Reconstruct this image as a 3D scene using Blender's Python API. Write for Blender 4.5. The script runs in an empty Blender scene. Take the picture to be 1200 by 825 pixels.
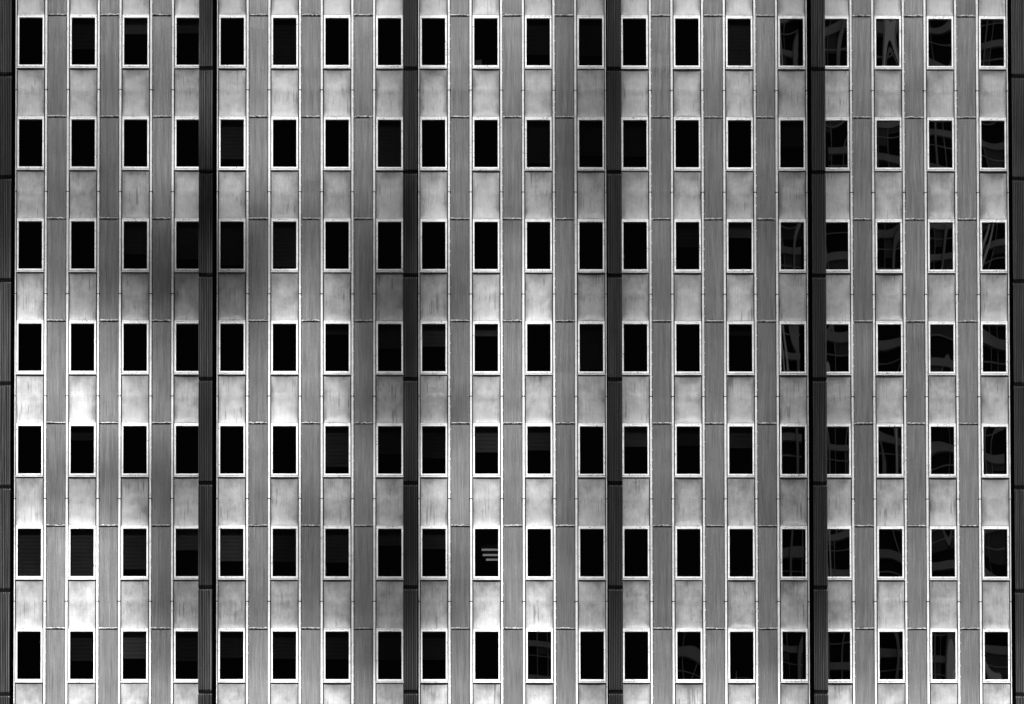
import bpy, math, random
from mathutils import Vector, Matrix, noise as mn
random.seed(7)
sc = bpy.context.scene
col = sc.collection
PX = 0.02997          # metres of wall per photograph pixel, horizontally
PZ = 0.03018          # and vertically
M, B, H = 1.83, 7.028, 3.619      # window module, bay pitch, storey height
W, HG = 27.4 * PX, 55.8 * PZ      # window opening
ZT = 65.83            # top of the opening in the topmost visible window row
GROUND = -1.6

# ------------------------------------------------------------------ materials
def new_mat(name):
    m = bpy.data.materials.new(name); m.use_nodes = True
    nt = m.node_tree; nt.nodes.clear()
    out = nt.nodes.new('ShaderNodeOutputMaterial')
    return m, nt, out
def N(nt, typ, **kw):
    n = nt.nodes.new(typ)
    for k, v in kw.items():
        if k in n.inputs.keys(): n.inputs[k].default_value = v
        else: setattr(n, k, v)
    return n
def L(nt, a, b): nt.links.new(a, b)
def math_node(nt, op, a, b=None, clamp=False):
    n = nt.nodes.new('ShaderNodeMath'); n.operation = op; n.use_clamp = clamp
    if op == 'MULTIPLY_ADD': n.inputs[2].default_value = .3
    for i, v in enumerate((a, b)):
        if v is None: continue
        if isinstance(v, (int, float)): n.inputs[i].default_value = v
        else: L(nt, v, n.inputs[i])
    return n.outputs[0]
def noise(nt, scale_xyz, detail=3, rough=.55, seed=0.0, bias=0.0):
    """4D noise in world position, stretched per axis; returns the factor."""
    g = N(nt, 'ShaderNodeNewGeometry')
    mp = N(nt, 'ShaderNodeMapping'); mp.inputs['Scale'].default_value = scale_xyz
    L(nt, g.outputs['Position'], mp.inputs['Vector'])
    t = N(nt, 'ShaderNodeTexNoise', noise_dimensions='4D')
    t.inputs['Scale'].default_value = 1; t.inputs['Detail'].default_value = detail; t.inputs['Roughness'].default_value = rough
    L(nt, mp.outputs[0], t.inputs['Vector'])
    at = N(nt, 'ShaderNodeAttribute', attribute_name='rnd')
    L(nt, math_node(nt, 'MULTIPLY_ADD', at.outputs['Fac'], 40.0) if False else math_node(nt, 'ADD', math_node(nt, 'MULTIPLY', at.outputs['Fac'], 40.0 * bias), seed), t.inputs['W'])
    return t.outputs['Fac']
def rnd_attr(nt): return N(nt, 'ShaderNodeAttribute', attribute_name='rnd').outputs['Fac']
def finish(nt, out, val, rough, metallic=0.0, spec=.5, bump=None, bump_dist=.01):
    p = N(nt, 'ShaderNodeBsdfPrincipled')
    cc = N(nt, 'ShaderNodeCombineColor')
    for i in range(3): L(nt, val, cc.inputs[i])
    L(nt, cc.outputs[0], p.inputs['Base Color'])
    if isinstance(rough, (int, float)): p.inputs['Roughness'].default_value = rough
    else: L(nt, rough, p.inputs['Roughness'])
    p.inputs['Metallic'].default_value = metallic
    p.inputs['Specular IOR Level'].default_value = spec
    if bump is not None:
        b = N(nt, 'ShaderNodeBump'); b.inputs['Distance'].default_value = bump_dist; b.inputs['Strength'].default_value = 1
        L(nt, bump, b.inputs['Height']); L(nt, b.outputs[0], p.inputs['Normal'])
    L(nt, p.outputs[0], out.inputs[0])
def mod(nt, fac, amp):      # 1 + (fac-.5)*2*amp
    return math_node(nt, 'ADD', math_node(nt, 'MULTIPLY', math_node(nt, 'SUBTRACT', fac, .5), 2 * amp), 1.0)
def mul(nt, *a):
    r = a[0]
    for b in a[1:]: r = math_node(nt, 'MULTIPLY', r, b)
    return r
def ramp(nt, fac, a, b, va=0.0, vb=1.0):
    n = N(nt, 'ShaderNodeMapRange'); n.clamp = True
    L(nt, fac, n.inputs['Value'])
    n.inputs['From Min'].default_value = a; n.inputs['From Max'].default_value = b
    n.inputs['To Min'].default_value = va; n.inputs['To Max'].default_value = vb
    return n.outputs[0]

def mat_spandrel():
    m, nt, out = new_mat('weathered_pale_panel')
    cloud = noise(nt, (1.9, 1, 1.5), 5, .65, 1.3, 1)
    streak = noise(nt, (22, 1, 1.1), 4, .6, 5.1, 1)
    fine = noise(nt, (45, 1, 45), 3, .6, 9.1, 1)
    # a few drip marks: narrow dark runs, only on some panels
    drip = noise(nt, (17, 1, .8), 2, .4, 2.2, 1)
    dsel = noise(nt, (.9, 1, 1.6), 1, .5, 7.7, 1)
    dm = mul(nt, ramp(nt, drip, .57, .66), ramp(nt, dsel, .50, .62))
    blot = mul(nt, ramp(nt, noise(nt, (5, 1, 3.2), 5, .7, 15, 1), .58, .68), ramp(nt, noise(nt, (.7, 1, .9), 1, .5, 21, 1), .5, .62))
    v = math_node(nt, 'MULTIPLY', mod(nt, cloud, 1.2), .208)
    v = mul(nt, v, mod(nt, streak, .34), mod(nt, fine, .3), mod(nt, rnd_attr(nt), .12))
    v = mul(nt, v, ramp(nt, dm, 0, 1, 1, .42), ramp(nt, blot, 0, 1, 1, .66))
    r = ramp(nt, cloud, .3, .7, .42, .55)
    h = math_node(nt, 'ADD', noise(nt, (1.6, 1, 1.3), 2, .5, 3.3, 1), math_node(nt, 'MULTIPLY', streak, .06))
    finish(nt, out, v, r, .12, .4, h, .02)
    return m
def mat_strip():
    m, nt, out = new_mat('ribbed_grey_panel')
    streak = noise(nt, (30, 1, .9), 4, .65, 3.1, 1)
    cloud = noise(nt, (1.2, 1, .7), 4, .6, 4.4, 1)
    fine = noise(nt, (60, 1, 18), 3, .6, 9.9, 1)
    v = mul(nt, mod(nt, streak, .95), mod(nt, cloud, .3), mod(nt, fine, .5), mod(nt, rnd_attr(nt), .2))
    v = math_node(nt, 'MULTIPLY', v, .134)
    finish(nt, out, v, .4, .3, .5, streak, .006)
    return m
def mat_white(name, base, chips=.5, rough=.45):
    m, nt, out = new_mat(name)
    n1 = noise(nt, (4, 1, 4), 3, .6, 1, 0)
    chip = noise(nt, (26, 10, 26), 3, .6, 6, 0)
    sel = noise(nt, (2.3, 1, 2.3), 2, .5, 12, 0)
    c = mul(nt, ramp(nt, chip, .56, .63), ramp(nt, sel, .42, .56))
    v = mul(nt, mod(nt, n1, .35), ramp(nt, c, 0, 1, 1, 1 - chips))
    v = math_node(nt, 'MULTIPLY', v, base)
    finish(nt, out, v, rough, 0, .4)
    return m
def mat_plain(name, base, rough=.6, amp=.2, scale=3.0, spec=.5, metallic=0.0):
    m, nt, out = new_mat(name)
    v = math_node(nt, 'MULTIPLY', mod(nt, noise(nt, (scale,) * 3, 4, .6, 0, 0), amp), base)
    finish(nt, out, v, rough, metallic, spec)
    return m
def mat_column():
    m, nt, out = new_mat('dark_fluted_metal')
    streak = noise(nt, (28, 1, .55), 4, .65, 3, 1)
    big = noise(nt, (2.2, 1, .5), 3, .6, 8, 1)
    v = mul(nt, ramp(nt, streak, .35, .72, .35, 2.6), mod(nt, big, 1.5), math_node(nt, 'MULTIPLY_ADD', rnd_attr(nt), 2.0))  # pale end of the streaks is highlight put into the colour
    v = math_node(nt, 'MULTIPLY', v, .0135)
    finish(nt, out, v, ramp(nt, streak, .3, .7, .5, .36), 0, .16)
    return m
def mat_joint():
    m, nt, out = new_mat('crumpled_sealant_metal')
    n1 = noise(nt, (16, 5, 30), 4, .7, 2, 1)
    v = ramp(nt, n1, .36, .60, .05, .75)
    finish(nt, out, v, .4, 0, .5, n1, .02)
    return m
def mat_glass():
    m, nt, out = new_mat('coated_window_glass')
    tr = N(nt, 'ShaderNodeBsdfTransparent'); tr.inputs[0].default_value = (.135, .135, .135, 1)
    gl = N(nt, 'ShaderNodeBsdfGlossy'); gl.inputs['Roughness'].default_value = .004; gl.inputs[0].default_value = (1, 1, 1, 1)
    h = noise(nt, (.7, .3, .28), 0, .4, 0, 1)
    b = N(nt, 'ShaderNodeBump'); b.inputs['Strength'].default_value = 1; b.inputs['Distance'].default_value = .013
    L(nt, h, b.inputs['Height']); L(nt, b.outputs[0], gl.inputs['Normal'])
    mx = N(nt, 'ShaderNodeMixShader'); mx.inputs[0].default_value = .18
    L(nt, tr.outputs[0], mx.inputs[1]); L(nt, gl.outputs[0], mx.inputs[2]); L(nt, mx.outputs[0], out.inputs[0])
    return m
def mat_emit(name, s):
    m, nt, out = new_mat(name)
    e = N(nt, 'ShaderNodeEmission'); e.inputs['Strength'].default_value = s
    L(nt, e.outputs[0], out.inputs[0]); return m
def mat_blind(name, base):
    m, nt, out = new_mat(name)
    v = math_node(nt, 'MULTIPLY', mul(nt, mod(nt, noise(nt, (1, 1, 1.5), 3, .5, 0, 1), .3), mod(nt, noise(nt, (.4, 1, 40), 2, .5, 4, 0), .25)), base)
    finish(nt, out, v, .8, 0, .2); return m

SP, ST = mat_spandrel(), mat_strip()
FR = mat_white('white_frame_paint', .84, .85)
SILL = mat_white('white_sill_paint', .56, .85)
MU = mat_white('pale_mullion_metal', .60, .55)
CO = mat_column()
SIDE_SHADE = mat_plain('fin_side_shade', .002, .95, .2, 3, .0)  # shade of the fin sides put into a near-black colour
COLLAR = mat_plain('black_collar_metal', .003, .8, .3, 9, .05)
FLUTE_SHADE = mat_plain('flute_floor_shade', .004, .8, .3, 6, .05)  # shade inside the flutes put into the colour
JN, GL = mat_joint(), mat_glass()
BL_D, BL_M, BL_L = mat_blind('dim_blind_cloth', .18), mat_blind('grey_blind_cloth', .38), mat_blind('pale_blind_cloth', .75)
ROOM = mat_plain('dark_room_plaster', .04, .9, .2, 1, .1)
GROOVE = mat_plain('dark_groove_lining', .02, .9, .3, 8, .1)
LAMP = mat_emit('lit_ceiling_tube', .5)
PAPER = mat_plain('pale_card', .8, .8, .1, 10, .2)

# ------------------------------------------------------------------ mesh helper
class MB:
    def __init__(s): s.v = []; s.f = []; s.m = []; s.r = []; s.rnd = 0.5
    def quad(s, a, b, c, d, m=0):
        n = len(s.v); s.v += [a, b, c, d]; s.f.append((n, n + 1, n + 2, n + 3)); s.m.append(m); s.r.append(s.rnd)
    def box(s, x0, x1, y0, y1, z0, z1, m=0):
        n = len(s.v)
        s.v += [(x0, y0, z0), (x1, y0, z0), (x1, y1, z0), (x0, y1, z0), (x0, y0, z1), (x1, y0, z1), (x1, y1, z1), (x0, y1, z1)]
        for q in ((0, 1, 5, 4), (1, 2, 6, 5), (2, 3, 7, 6), (3, 0, 4, 7), (4, 5, 6, 7), (0, 3, 2, 1)):
            s.f.append(tuple(n + i for i in q)); s.m.append(m); s.r.append(s.rnd)
    def sheet(s, xs, zs, yf, m=0, flip=False):      # y = yf(i, j)
        n = len(s.v); nx = len(xs)
        for j, z in enumerate(zs):
            for i, x in enumerate(xs): s.v.append((x, yf(i, j), z))
        for j in range(len(zs) - 1):
            for i in range(nx - 1):
                a = n + j * nx + i
                s.f.append((a, a + 1, a + nx + 1, a + nx)); s.m.append(m); s.r.append(s.rnd)
    def build(s, name, mats, parent=None, loc=(0, 0, 0), smooth=False):
        me = bpy.data.meshes.new(name); me.from_pydata(s.v, [], s.f)
        for t in (mats if isinstance(mats, (list, tuple)) else [mats]): me.materials.append(t)
        me.polygons.foreach_set('material_index', s.m)
        at = me.attributes.new('rnd', 'FLOAT', 'FACE'); at.data.foreach_set('value', s.r)
        if smooth: me.polygons.foreach_set('use_smooth', [True] * len(s.f))
        me.update()
        o = bpy.data.objects.new(name, me); col.objects.link(o); o.location = loc
        if parent: o.parent = parent
        return o
def empty(name, loc=(0, 0, 0), parent=None):
    o = bpy.data.objects.new(name, None); col.objects.link(o); o.location = loc; o.empty_display_size = .3
    if parent: o.parent = parent
    return o
def tag(o, label=None, cat=None, group=None, kind=None):
    for k, v in (('label', label), ('category', cat), ('group', group), ('kind', kind)):
        if v: o[k] = v
    return o

# ------------------------------------------------------------------ wall coordinates
def wx(c):            # left edge of the opening in window column c (0..19 in view, four to a bay)
    b, k = divmod(c, 4); return (b - 2) * B + k * M - (3 * M + .83) / 2
def wz(r): return ZT - r * H      # top of the opening in row r

# ------------------------------------------------------------------ the building's pieces (local to x = opening left, z = opening top)
def add_frame(mb, ox=0, oz=0, m=0):
    f0, f1 = -.050, .03
    t = 1.75 * PX
    mb.box(ox - t, ox, f0, f1, oz - HG, oz, m); mb.box(ox + W, ox + W + t, f0, f1, oz - HG, oz, m)
    mb.box(ox - t, ox + W + t, f0 - .002, f1, oz, oz + 2.0 * PZ, m)                     # head
    mb.box(ox - t, ox + W + t, f0 + .006, f1, oz + 2.5 * PZ, oz + 3.5 * PZ, m)        # head flashing
    mb.box(ox - t, ox + W + t, f0 - .002, f1, oz - HG - 1.7 * PZ, oz - HG, m)           # bottom rail
def add_sill(mb, ox=0, oz=0, m=0):
    t = 2.3 * PX
    mb.box(ox - t, ox + W + t, -.068, .03, oz - HG - 4.1 * PZ, oz - HG - 2.65 * PZ, m)
def add_pane(mb, ox=0, oz=0, m=0, tx=0.0, tz=0.0):
    x0, x1, z0, z1 = ox - .004, ox + W + .004, oz - HG - .004, oz + .004
    yy = lambda x, z: -.012 + (x - ox - W / 2) * tx + (z - oz + HG / 2) * tz
    mb.quad((x0, yy(x0, z0), z0), (x1, yy(x1, z0), z0), (x1, yy(x1, z1), z1), (x0, yy(x0, z1), z1), m)
def add_blind(mb, f, ox=0, oz=0, m=0):
    n = max(2, int(f * 26)); z0 = oz - HG * f
    zs = [oz + .03 + (z0 - oz - .03) * j / n for j in range(n + 1)][::-1]
    mb.sheet([ox + .012, ox + W - .012], zs, lambda i, j: .10 + (.012 if j % 2 else 0), m)
    mb.box(ox + .012, ox + W - .012, .095, .115, z0 - .02, z0 + .01, m)
def add_spandrel(mb, ox=0, oz=0, m=0, seed=0):
    rr = random.Random(seed)
    d = rr.uniform(.022, .045); n = rr.choice((4, 6, 8)); tl = rr.uniform(-.012, .016); sx = rr.uniform(-.006, .006)
    mb.rnd = rr.random()
    x0, x1 = ox - 1.7 * PX, ox + W + 1.7 * PX
    z0, z1 = oz - 115.9 * PZ, oz - 60.6 * PZ
    NX, NZ = 12, 24
    # finer steps towards the edges
    us = [.5 - .5 * math.cos(math.pi * i / NX) for i in range(NX + 1)]
    vs = [.5 - .5 * math.cos(math.pi * j / NZ) for j in range(NZ + 1)]
    def yf(i, j):
        u, v = us[i] * 2 - 1, vs[j] * 2 - 1
        dish = d * (1 - abs(v) ** n) * (1 - abs(u) ** 5)
        crease = .006 * math.exp(-((v - .12) / .05) ** 2)
        return -.028 + dish - crease + tl * v * .8 + sx * u * .4
    mb.sheet([x0 + (x1 - x0) * u for u in us], [z0 + (z1 - z0) * v for v in vs], yf, m)
    # folded edge of the pan
    mb.box(x0, x1, -.030, .02, z0 - .012, z0 - .001, m)
def add_strip(mb, ox=0, oz=0, m=0, mj=None, seed=0):
    rr = random.Random(seed * 31 + 5); mb.rnd = rr.random()
    x0, x1 = ox + W + 5.9 * PX, ox + M - 6.0 * PX
    z1, z0 = oz + 2.3 * PZ, oz - H + 5.6 * PZ
    nr = 16
    xs = [x0]; ys = [0.0]
    p = (x1 - x0) / nr
    for i in range(nr):
        xs += [x0 + p * (i + .12), x0 + p * (i + .5), x0 + p * (i + .88)]; ys += [0, -.008 - .006 * rr.random(), 0]
    xs.append(x1); ys.append(0)
    nz = 8; tl = rr.uniform(-.01, .01)
    bow = [rr.uniform(-.004, .004) for _ in range(nz + 1)]
    mb.sheet(xs, [z0 + (z1 - z0) * j / nz for j in range(nz + 1)], lambda i, j: -.006 + ys[i] + bow[j] + tl * (j / nz - .5), m)
def add_joint(mb, ox=0, oz=0, m=0, seed=0):
    rr = random.Random(seed * 17 + 3); mb.rnd = rr.random()
    x0, x1 = ox + W + 5.9 * PX, ox + M - 6.0 * PX
    n = 14; zc = oz + 4.4 * PZ
    a = [rr.uniform(.6, 1.35) * PZ for _ in range(n + 1)]; c = [rr.uniform(-.25, .25) * PZ for _ in range(n + 1)]
    yy = [rr.uniform(-.045, -.02) for _ in range(n + 1)]
    for k in range(3):
        pass
    xs = [x0 + (x1 - x0) * i / n for i in range(n + 1)]
    N0 = len(mb.v)
    for i in range(n + 1):
        mb.v += [(xs[i], .0, zc + c[i] - a[i] - .004), (xs[i], yy[i], zc + c[i] - a[i] * .6), (xs[i], yy[i] - .004, zc + c[i] + a[i] * .5), (xs[i], .0, zc + c[i] + a[i])]
    for i in range(n):
        for k in range(3):
            q = N0 + i * 4 + k; mb.f.append((q, q + 4, q + 5, q + 1)); mb.m.append(m); mb.r.append(mb.rnd)
def add_mullion(mb, x0, x1, ztop, zbot, rows, m=0, md=1, rivets=0, seed=0):
    rr = random.Random(seed)
    for r in rows:
        zc = wz(r) - 84.7 * PZ
        zu = wz(r - 1) - 84.7 * PZ
        a, b = zc + .5 * PZ, zu - .5 * PZ
        a = max(a, zbot); b = min(b, ztop)
        if b <= a: continue
        mb.rnd = rr.random()
        w = (x1 - x0)
        d = rr.uniform(-.004, .004)
        mb.box(x0, x1, -.038 + d, .02, a, b, m)
        mb.box(x0 + w * .62, x1 - .004, -.046 + d, -.038 + d, a + .01, b - .01, m)
        if zc > zbot: mb.box(x0 - 1.1 * PX, x1 + 1.1 * PX, -.034, .018, zc - .85 * PZ, zc + .85 * PZ, md)      # clip at the joint
        if rivets:
            z = a + .2
            while z < b - .1:
                if rr.random() < .8: mb.box(x1 - .4 * PX, x1 + .55 * PX, -.056, -.03, z, z + .03, m)
                z += rr.uniform(.3, .5)

# ------------------------------------------------------------------ the building
bld = tag(empty('office_building', (0, 0, GROUND)), 'office tower wall of pale metal panels, tall dark windows and dark fluted fins', 'building')
off = (0, 0, -GROUND)
def part(mb, name, mats, parent=bld, loc=None, smooth=False):
    return mb.build(name, mats, parent, loc if loc is not None else off, smooth)

# blinds read off the photograph: (row, column) -> (share of the opening covered, tone)
BLIND = {(0,1):(.6,0),(0,2):(.28,2),(0,3):(.26,1),(0,11):(.72,0),(0,14):(.92,1),(0,10):(.7,0),(0,5):(.9,0),
 (1,4):(.77,1),(1,7):(.98,1),(1,12):(.7,0),(1,10):(.85,0),(1,11):(.68,0),(1,15):(.5,0),
 (2,2):(.63,1),(2,3):(.73,1),(2,4):(.86,1),(2,5):(.89,1),(2,13):(.47,0),(2,14):(.27,2),(2,15):(.3,1),
 (3,6):(.17,0),(3,7):(.46,1),(3,8):(.42,2),(3,9):(.2,2),(3,11):(.9,0),(3,14):(.18,0),
 (4,1):(.25,0),(4,6):(.8,1),(4,7):(.52,0),(4,8):(.62,0),(4,9):(.49,2),(4,10):(.45,1),(4,12):(.37,2),(4,14):(.4,1),(4,13):(.35,0),
 (5,0):(1,1),(5,1):(1,1),(5,2):(.8,1),(5,3):(.4,2),(5,4):(.63,2),(5,5):(.64,0),(5,6):(.66,1),(5,7):(.3,1),(5,8):(.37,1),
 (6,1):(.57,0),(6,2):(.52,2),(6,3):(.57,0),(6,4):(.5,0),(6,5):(.52,0),(6,6):(.53,0),(6,7):(.54,0),(6,8):(.54,0)}
TILT = {(6,10): (.088, -.006), (5,18): (.01, .0), (6,13): (.035, 0), (0,19): (-.01, 0), (6,19): (-.02, .01)}
def tone_mat(t): return (BL_D, BL_M, BL_L)[t]
ROWS_FULL = range(2, 7)
rest = MB(); rest_blind = []
def tilt_of(r, c):
    if (r, c) in TILT: return TILT[(r, c)]
    q = random.Random(r * 101 + c * 7)
    if c >= 15: return q.uniform(-.03, .05), q.uniform(-.012, .012)
    return q.uniform(-.006, .006), q.uniform(-.004, .004)
for r in range(0, 7):
    for c in range(20):
        seed = r * 37 + c
        bl = BLIND.get((r, c))
        tx, tz = tilt_of(r, c)
        if r in ROWS_FULL:
            w = empty('window', (wx(c), 0, wz(r) - GROUND), bld)
            f = MB(); add_frame(f); part(f, 'frame', FR, w, (0, 0, 0))
            s = MB(); add_sill(s); part(s, 'sill', SILL, w, (0, 0, 0))
            p = MB(); p.rnd = random.Random(seed).random(); add_pane(p, tx=tx, tz=tz); part(p, 'pane', GL, w, (0, 0, 0))
            if bl:
                b = MB(); b.rnd = random.Random(seed + 5).random(); add_blind(b, bl[0]); part(b, 'blind', tone_mat(bl[1]), w, (0, 0, 0))
                w['label'] = 'window with its blind ' + ('fully lowered' if bl[0] > .85 else 'lowered over its top' if bl[0] < .35 else 'half lowered' if bl[0] < .6 else 'lowered most of the way')
        else:
            rest.rnd = random.Random(seed).random()
            add_frame(rest, wx(c), wz(r), 0); add_sill(rest, wx(c), wz(r), 1); add_pane(rest, wx(c), wz(r), 2, tx, tz)
            if bl: add_blind(rest, bl[0], wx(c), wz(r), 3 + bl[1])
part(rest, 'window_rows', [FR, SILL, GL, BL_D, BL_M, BL_L])['kind'] = 'stuff'
# pale panels under the windows
sr = MB()
for r in range(-1, 7):
    for c in range(20):
        seed = r * 53 + c + 400
        if 1 <= r <= 5:
            mb = MB(); add_spandrel(mb, seed=seed)
            o = part(mb, 'spandrel_panel', SP, bld, (wx(c), 0, wz(r) - GROUND), True)
        else: add_spandrel(sr, wx(c), wz(r), 0, seed)
part(sr, 'spandrel_rows', SP, smooth=True)['kind'] = 'stuff'
# ribbed grey strips between the windows, each with its joint
gr = MB()
for r in range(-1, 7):
    for c in range(20):
        if c % 4 == 3: continue
        seed = r * 29 + c + 900
        if r >= 0:
            mb = MB(); add_strip(mb, seed=seed); o = part(mb, 'ribbed_panel', ST, bld, (wx(c), 0, wz(r) - GROUND))
            j = MB(); add_joint(j, seed=seed); part(j, 'joint_strip', JN, o, (0, 0, 0))
        else: add_strip(gr, wx(c), wz(r), 0, None, seed); add_joint(gr, wx(c), wz(r), 1, seed)
part(gr, 'ribbed_row', [ST, JN])['kind'] = 'stuff'
# mullions
def mullion_x(c, side):
    x = wx(c)
    if side == 0:
        a = x - (4.3 if c % 4 == 0 else 5.35) * PX; return a, x - 3.0 * PX
    b = x + W + (4.2 if c % 4 == 3 else 5.25) * PX; return x + W + 3.0 * PX, b
for c in range(20):
    for s in (0, 1):
        mb = MB(); x0, x1 = mullion_x(c, s)
        add_mullion(mb, x0, x1, wz(-2), wz(8), range(-1, 9), 0, 1, 1 if s == 1 else 0, c * 2 + s)
        part(mb, 'mullion', [MU, GROOVE])
# fluted fins
def gapx(b):         # centre of the gap before bay b
    return (b - 2) * B - (3 * M + .83) / 2 - (B - 3 * M - W) / 2
CW = .474
TONE = [1.0]; DARK = [0.0]
def add_section(mb, depth, z0, z1, rr):
    mb.rnd = rr.random()
    nr = 7; mg = .028; p = (CW - 2 * mg) / nr; x0 = -CW / 2
    prof = [(x0, 0.0), (x0 + mg, 0.0)]
    for i in range(nr):
        a = x0 + mg + p * i
        prof += [(a + p * .08, .05), (a + p * .50, .05), (a + p * .5, .0), (a + p * .86, .0), (a + p, .004)]
    prof += [(-x0, 0.0)]
    ch = .05                                             # flutes run out towards the joint
    zs = [z0, z0 + ch, z1 - ch, z1]
    nq = len(mb.f)
    mb.sheet([q[0] for q in prof], zs, lambda i, j: -depth + (prof[i][1] if j in (1, 2) else prof[i][1] + .03), 0)
    npf = len(prof) - 1; tone = rr.random() * TONE[0]; lean = rr.uniform(-.5, .5)
    ribs = [min(1, max(0, tone * .6 + .5 * rr.random() ** 2 + lean * (i / 6 - .5) * .6)) for i in range(nr)]  # rib highlights put into the tone, varied at random
    for q in range(nq, len(mb.f)):
        k = (q - nq) % npf; row = (q - nq) // npf
        mb.r[q] = tone * .4 if k in (0, npf - 1) else ribs[min(nr - 1, max(0, (k - 1) // 5))]
        mb.r[q] += DARK[0]
        if row == 2: mb.r[q] = 1.6  # sunlight on the upper chamfer put into the tone
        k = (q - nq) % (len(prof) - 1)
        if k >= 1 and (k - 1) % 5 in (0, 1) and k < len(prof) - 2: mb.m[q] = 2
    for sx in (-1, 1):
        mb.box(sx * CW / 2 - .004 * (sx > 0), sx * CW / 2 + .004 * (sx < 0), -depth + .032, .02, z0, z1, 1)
for b in range(6):
    depth = .83 if b in (0, 5) else 1.5
    root = empty('fluted_fin', (gapx(b), 0, 0), bld)
    rr = random.Random(b * 11 + 2); TONE[0] = (1.25, .8, .4, .35, .7, 1.3)[b]; DARK[0] = (0, -.04, -.10, -.11, -.05, 0)[b]
    for r in range(-1, 9):
        dz = (84.7 if b in (0, 5) else 91.5) * PZ
        zt = wz(r - 1) - dz - GROUND; zb = wz(r) - dz - GROUND
        mb = MB(); add_section(mb, depth, zb + 1.45 * PZ, zt - 1.45 * PZ, rr); part(mb, 'fin_section', [CO, SIDE_SHADE, FLUTE_SHADE], root, (0, 0, 0))
        mb = MB(); mb.box(-CW / 2 + .012, CW / 2 - .012, -depth + .045, .01, zb - 1.25 * PZ, zb + 1.25 * PZ, 0)
        part(mb, 'fin_collar', COLLAR, root, (0, 0, 0))
# dark lining behind the joints, with the window openings left open
mb = MB()
zhi, zlo = wz(-2), wz(8)
yb = .045
cs = list(range(-4, 24))
xr = [wx(c) for c in cs]
mb.quad((xr[0] - 3, yb, zlo), (xr[0] - .001, yb, zlo), (xr[0] - .001, yb, zhi), (xr[0] - 3, yb, zhi))
for i, x in enumerate(xr):
    xn = xr[i + 1] if i + 1 < len(xr) else x + W + 3
    mb.quad((x + W, yb, zlo), (xn, yb, zlo), (xn, yb, zhi), (x + W, yb, zhi))
    for r in range(-1, 8):
        z1, z0 = wz(r) - HG, (wz(r + 1) if r < 7 else zlo)
        mb.quad((x, yb, z0), (x + W, yb, z0), (x + W, yb, z1), (x, yb, z1))
    mb.quad((x, yb, wz(-1)), (x + W, yb, wz(-1)), (x + W, yb, zhi), (x, yb, zhi))
part(mb, 'wall_lining', GROOVE)
# the same wall carried on beyond the frame: one bay each side, a storey above and below
ex = MB()
def outer(c, r):
    seed = r * 71 + c + 3000
    ex.rnd = random.Random(seed).random()
    x, z = wx(c), wz(r)
    add_frame(ex, x, z, 0); add_sill(ex, x, z, 1); add_pane(ex, x, z, 2); add_spandrel(ex, x, z, 3, seed)
    if c % 4 != 3: add_strip(ex, x, z, 4, None, seed); add_joint(ex, x, z, 5, seed)
for r in range(-1, 8):
    for c in list(range(-4, 0)) + list(range(20, 24)): outer(c, r)
for c in range(20):
    outer(c, 7)
    add_frame(ex, wx(c), wz(-1), 0); add_sill(ex, wx(c), wz(-1), 1); add_pane(ex, wx(c), wz(-1), 2)
for c in list(range(-4, 0)) + list(range(20, 24)):
    for s in (0, 1):
        x0, x1 = mullion_x(c, s); add_mullion(ex, x0, x1, wz(-2), wz(8), range(-1, 9), 6, 7, 0, c)
part(ex, 'outer_bays', [FR, SILL, GL, SP, ST, JN, MU, GROOVE])['kind'] = 'stuff'
# body of the building: floors, back wall, parapet, base
xa, xb = wx(-4) - 1, wx(23) + W + 1
for r in range(-1, 9):
    mb = MB(); z = wz(r) + .42; mb.box(xa, xb, .06, 7.0, z, z + .55)
    part(mb, 'floor_slab', ROOM)
mb = MB(); mb.box(xa, xb, 6.2, 6.4, wz(9), wz(-2)); part(mb, 'inner_wall', ROOM)
mb = MB(); mb.box(xa, xb, -.02, 24, wz(-2) + .02, wz(-2) + 3.0); part(mb, 'roof_parapet', SP)
mb = MB(); mb.box(xa, xb, -.02, 24, GROUND, wz(8) - .02); part(mb, 'base_storeys', SP)
mb = MB(); mb.box(xa - .3, xa, -.02, 24, wz(8), wz(-2)); mb.box(xb, xb + .3, -.02, 24, wz(8), wz(-2)); mb.box(xa, xb, 23.7, 24, wz(8), wz(-2)); part(mb, 'side_wall', ST)

# ------------------------------------------------------------------ small things seen through the windows
def at(px, py, y=.3):          # point on the wall seen at a photograph pixel, pushed to depth y
    x = (px - 599.7) * PX; z = ZT - (py - 21.8) * PZ
    return x, z
def small(name, label, cat, boxes, mat, group=None):
    mb = MB()
    for b in boxes: mb.box(*b)
    x0 = sum(b[0] + b[1] for b in boxes) / (2 * len(boxes)); z0 = min(b[4] for b in boxes); y0 = boxes[0][2]
    mb.v = [(a - x0, b - y0, c - z0) for a, b, c in mb.v]
    o = mb.build(name, mat, None, (x0, y0, z0)); tag(o, label, cat, group); return o
BRIGHT = mat_plain('white_plastic', .9, .5, .08, 12)
GREYP = mat_plain('mid_grey_card', .5, .8, .1, 12)
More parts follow.
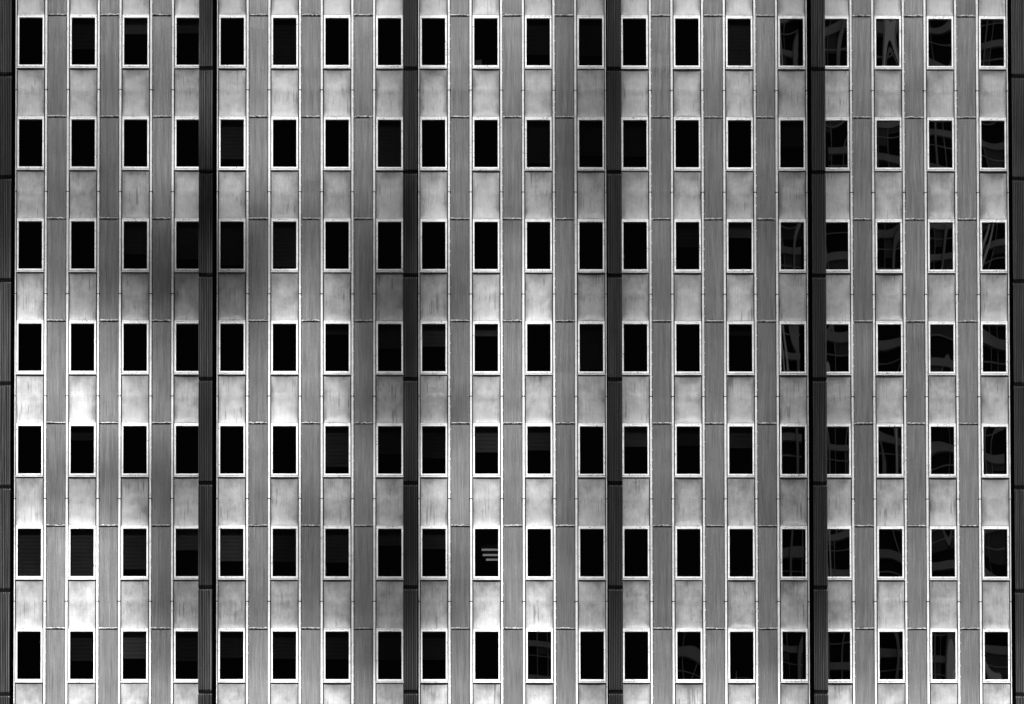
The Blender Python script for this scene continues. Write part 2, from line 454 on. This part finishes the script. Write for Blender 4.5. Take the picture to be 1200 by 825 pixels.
# ceiling tubes behind one window of the fifth visible row from the top
wl = (5, 9)
for k, (dy, wdt) in enumerate(((2.1, .95), (2.5, .92), (2.85, .8))):
    x1 = wx(9) + W + .35; z = wz(5) + .30
    small('ceiling_tube', ('nearest', 'middle', 'deepest')[k] + ' of three lit ceiling tubes seen through one dark window', 'ceiling light',
          [(x1 - wdt, x1, dy, dy + .09, z, z + .03)], LAMP, 'ceiling tubes in one office')
x, z = at(560.5, 72.5); small('card', 'small grey card standing inside a top row window', 'card', [(x - .11, x + .11, .03, .04, z - .08, z + .09)], BRIGHT)
def turned(mb, cx, cy, prof, m=0, n=16, axis='z'):       # lathe: prof = [(radius, height)]
    b0 = len(mb.v)
    for r_, h_ in prof:
        for k in range(n):
            a = 2 * math.pi * k / n
            mb.v.append((cx + r_ * math.cos(a), cy + r_ * math.sin(a), h_) if axis == 'z' else (cx + r_ * math.cos(a), h_, cy + r_ * math.sin(a)))
    for j in range(len(prof) - 1):
        for k in range(n):
            q = b0 + j * n + k; q2 = b0 + j * n + (k + 1) % n
            mb.f.append((q, q2, q2 + n, q + n)); mb.m.append(m); mb.r.append(.5)
x, z = at(1113.5, 789.5)
mb = MB(); mb.box(-.1, .1, 0, .12, 0, .32); mb.box(-.07, .07, .01, .1, .32, .345)
o = mb.build('fan_box', BRIGHT, None, (x, .05, z - .16)); tag(o, 'pale box with a round dark mark in a bottom row window', 'box')
mb = MB(); turned(mb, 0, .14, [(.0, -.006), (.058, -.006), (.066, 0)], 0, 20, 'y'); turned(mb, 0, .14, [(.0, -.012), (.026, -.010), (.03, -.005)], 1, 14, 'y')
mb.build('round_mark', [GROOVE, BRIGHT], o, (0, 0, 0))
x, z = at(858.5, 790)
mb = MB(); turned(mb, 0, 0, [(.0, 0), (.05, 0), (.055, .012), (.025, .03), (.022, .06)]); turned(mb, 0, 0, [(.018, .05), (.018, .28), (.012, .29), (0, .285)])
tag(mb.build('candle', BRIGHT, None, (x, .08, z - .16)), 'short white candle inside a bottom row window', 'candle')
x, z = at(866, 793)
mb = MB(); mb.box(-.15, .18, 0, .09, 0, .022); mb.box(-.10, -.085, .01, .09, -.07, 0); mb.box(.12, .135, .01, .09, -.07, 0)
tag(mb.build('wall_shelf', GREYP, None, (x, .11, z)), 'narrow pale shelf beside the short white candle', 'shelf')
x, z = at(382.5, 666)
mb = MB(); turned(mb, 0, 0, [(0, 0), (.036, 0), (.038, .03), (.036, .17), (.016, .22), (.015, .27), (0, .27)])
tag(mb.build('bottle', BRIGHT, None, (x, .07, z - .17)), 'little white bottle behind the frame of a window with a half drawn blind', 'bottle')

# ------------------------------------------------------------------ what stands opposite (out of the picture; dark tower and slats are added to shape the light)
ASPH = mat_plain('asphalt', .05, .9, .3, .5)
PAVE = mat_plain('pale_paving', .22, .8, .2, .8)
mb = MB(); mb.box(-1500, 1500, -1500, 1500, GROUND - 1, GROUND - .15); tag(mb.build('ground', ASPH), kind='structure')
mb = MB(); mb.box(-80, 80, -104, -.1, GROUND - .15, GROUND - .004); tag(mb.build('plaza', PAVE), kind='structure')
DARKT = mat_plain('added_tower_black', .004, .5, .3, .2, .1)
TB_S = mat_plain('tower_window_shade', .11, .8, .5, .4, .2)
TB_D, TB_L, TB_F = mat_plain('tower_window_band', .012, .6, .5, .15, .1), mat_plain('tower_floor_band', .36, .7, .7, .2, .2), mat_plain('tower_pale_fin', .9, .6, .1, .3, .2)
YA = -110.0
ta = tag(empty('added_dark_tower', (-20, YA - 20, GROUND)), 'unseen dark tower added across the plaza to keep the window panes black', 'building')
mb = MB(); mb.box(-75, 19.4, YA - 40, YA - .5, GROUND, 146); mb.build('tower_wall', DARKT, ta, (20, 20 - YA, -GROUND))  # added so the panes reflect black instead of sky
tb = tag(empty('banded_tower', (70, -190, GROUND)), 'tower of grey floor bands and pale fins reflected in the window panes', 'building')
tbo = (-70, 190, -GROUND)
x0, x1, yB = 20.5, 120, -165.0
mb = MB(); mb.box(x0, x1, yB - 50, yB, GROUND, 215); mb.build('tower_wall', TB_D, tb, tbo)
mb = MB(); z = 30.0
while z < 212:
    mb.box(x0 - .2, x1, yB, yB + .35, z, z + .75); mb.box(x0 - .2, x1, yB, yB + .12, z + 2.9, z + 3.02); z += 4.1
mb.build('floor_band', TB_L, tb, tbo)
mb = MB(); x = x0 + 1.9; k = 0
while x < x1:
    w_ = .34 if k % 4 == 3 else .12
    mb.box(x, x + w_, yB + .14, yB + (.8 if k % 4 == 3 else .3), GROUND, 215); x += 1.75; k += 1
mb.build('fin', TB_L, tb, tbo)
mb = MB(); q = random.Random(4)
x = x0 + 1.9
while x < x1 - 2:
    z = 30.0
    while z < 210:
        if q.random() < .3: h_ = q.uniform(.5, 2.7); mb.rnd = q.random(); mb.box(x + .2, x + 1.65, yB + .02, yB + .08, z + 4.1 - h_, z + 4.1)
        z += 4.1
    x += 1.75
mb.build('lowered_shade', TB_S, tb, tbo)
mb = MB()
for x in (x0, x0 + .9, x0 + 17.3, x0 + 18.2, x0 + 31.0):
    mb.box(x, x + .3, yB + .3, yB + 1.3, GROUND, 216)
mb.build('corner_fin', TB_F, tb, tbo)

# unseen slats added to block sun in a pattern of patches on the wall
TR = """32 36 30 38 36 40 44 38 28 30 34 26 28 34 30
36 34 30 40 42 36 42 38 26 32 30 24 30 28 36
34 26 46 66 46 36 46 34 22 28 34 28 24 34 30
30 24 22 22 26 24 44 34 32 34 28 24 32 30 36
40 22 12 16 44 16 26 52 36 28 34 30 28 38 34
88 62 36 46 66 24 44 56 40 36 30 28 36 32 42
92 80 52 76 60 24 34 62 46 38 42 34 30 40 38
52 32 24 60 48 44 72 66 42 42 36 30 36 38 46
84 92 36 70 30 28 54 58 42 36 40 32 42 40 44
96 88 30 46 42 26 34 78 52 44 40 36 40 50 46
84 92 60 92 78 34 78 76 62 56 58 44 50 58 54"""
TR = [[min(.8 if i == 0 else .95, int(v) / 100 * (1.02 if i < 9 else 1.1)) for i, v in enumerate(l.split())] for j, l in enumerate(TR.split('\n'))]
mb = MB(); cw, chh = 80 * PX, 75 * PZ
RISE = -YA          # sun at 45 degrees
for j, row in enumerate(TR):
    for i, t in enumerate(row):
        if i == 0: xs = (-34.0, (80 - 599.7) * PX)
        else: xs = ((i * 80 - 599.7) * PX, ((i + 1) * 80 - 599.7) * PX)
        if i == 14: xs = (xs[0], 34.0)
        zt = ZT - (j * 75 - 21.8) * PZ + RISE
        if j == 0: hgt = chh + 2; zt += 2
        else: hgt = chh
        n = 6
        for k in range(n):
            zc = zt - hgt * (k + .5) / n; hh = hgt / n * (1 - t) / 2
            if hh > .004: mb.box(xs[0], xs[1], YA - .05, YA, zc - hh, zc + hh)
mb.box(-36, 34.2, YA - .45, YA - .06, 148.2, 149.0)          # added girder under the blocker's ends past the roof edge
for x in (-33.9, -29, -24.5, 21.5, 25.5, 29.5, 33.9): mb.box(x - .05, x + .05, YA - .2, YA - .06, 148.6, 178)
for i in range(16):
    x = (i * 80 - 599.7) * PX; mb.box(x - .04, x + .04, YA - .2, YA - .06, 146, 178)
for x, w_ in (((482 - 599.7) * PX, .8), ((708 - 599.7) * PX, .8), ((948 - 599.7) * PX, .6), ((258 - 599.7) * PX, .4)):
    mb.box(x - w_ / 2, x + w_ / 2, YA - .5, YA - .25, 146, 178)  # wide uprights added to dim the wall around the fins
BLOCKER = mat_plain('blocker_slat_dark', .03, .6, .2, 1)
so = mb.build('sun_blocker_slats', BLOCKER, None, (0, 0, 0))
tag(so, 'unseen dark slats added to throw soft light and dark patches on the wall', 'screen')

wd = bpy.data.worlds.new('World'); sc.world = wd; wd.use_nodes = True
nt = wd.node_tree; nt.nodes.clear()
sky = nt.nodes.new('ShaderNodeTexSky'); sky.sky_type = 'NISHITA'; sky.sun_disc = False
sky.sun_elevation = math.radians(45); sky.sun_rotation = math.radians(180)
bw = nt.nodes.new('ShaderNodeRGBToBW'); bg = nt.nodes.new('ShaderNodeBackground'); wo = nt.nodes.new('ShaderNodeOutputWorld')
nt.links.new(sky.outputs[0], bw.inputs[0]); nt.links.new(bw.outputs[0], bg.inputs[0]); nt.links.new(bg.outputs[0], wo.inputs[0])
bg.inputs['Strength'].default_value = .06
sl = bpy.data.lights.new('sun', 'SUN'); sl.energy = 5.0; sl.angle = math.radians(.85); sl.color = (1, 1, 1)
so = bpy.data.objects.new('sun', sl); col.objects.link(so)
so.rotation_euler = (math.radians(45), 0, 0)
so.location = (0, -60, 120)

# ------------------------------------------------------------------ camera (fitted to the photograph's window grid)
f = 3333.0
yaw, pitch, roll = .0051934, .0289129, -.0018260
cy, sy, cp, sp_ = math.cos(yaw), math.sin(yaw), math.cos(pitch), math.sin(pitch)
F = Vector((sy * cp, cy * cp, sp_)); R = Vector((cy, -sy, 0)); U = R.cross(F)
R2 = R * math.cos(roll) + U * math.sin(roll); U2 = U * math.cos(roll) - R * math.sin(roll)
cam = bpy.data.cameras.new('camera'); co = bpy.data.objects.new('camera', cam); col.objects.link(co)
co.matrix_world = Matrix((( R2.x, U2.x, -F.x, -.31555), (R2.y, U2.y, -F.y, -97.6155), (R2.z, U2.z, -F.z, 0), (0, 0, 0, 1)))
cam.sensor_width = 36; cam.lens = 36 * f / 1200
cam.shift_x = (600 - 610.42) / 1200; cam.shift_y = (2132.43 - 412.5) / 1200
cam.clip_start = .5; cam.clip_end = 4000
sc.camera = co
vs = sc.view_settings
vs.view_transform = 'Standard'; vs.look = 'None'; vs.exposure = 1.55; vs.gamma = 1.0; vs.use_curve_mapping = False
sc.cycles.max_bounces = 8; sc.cycles.transparent_max_bounces = 12
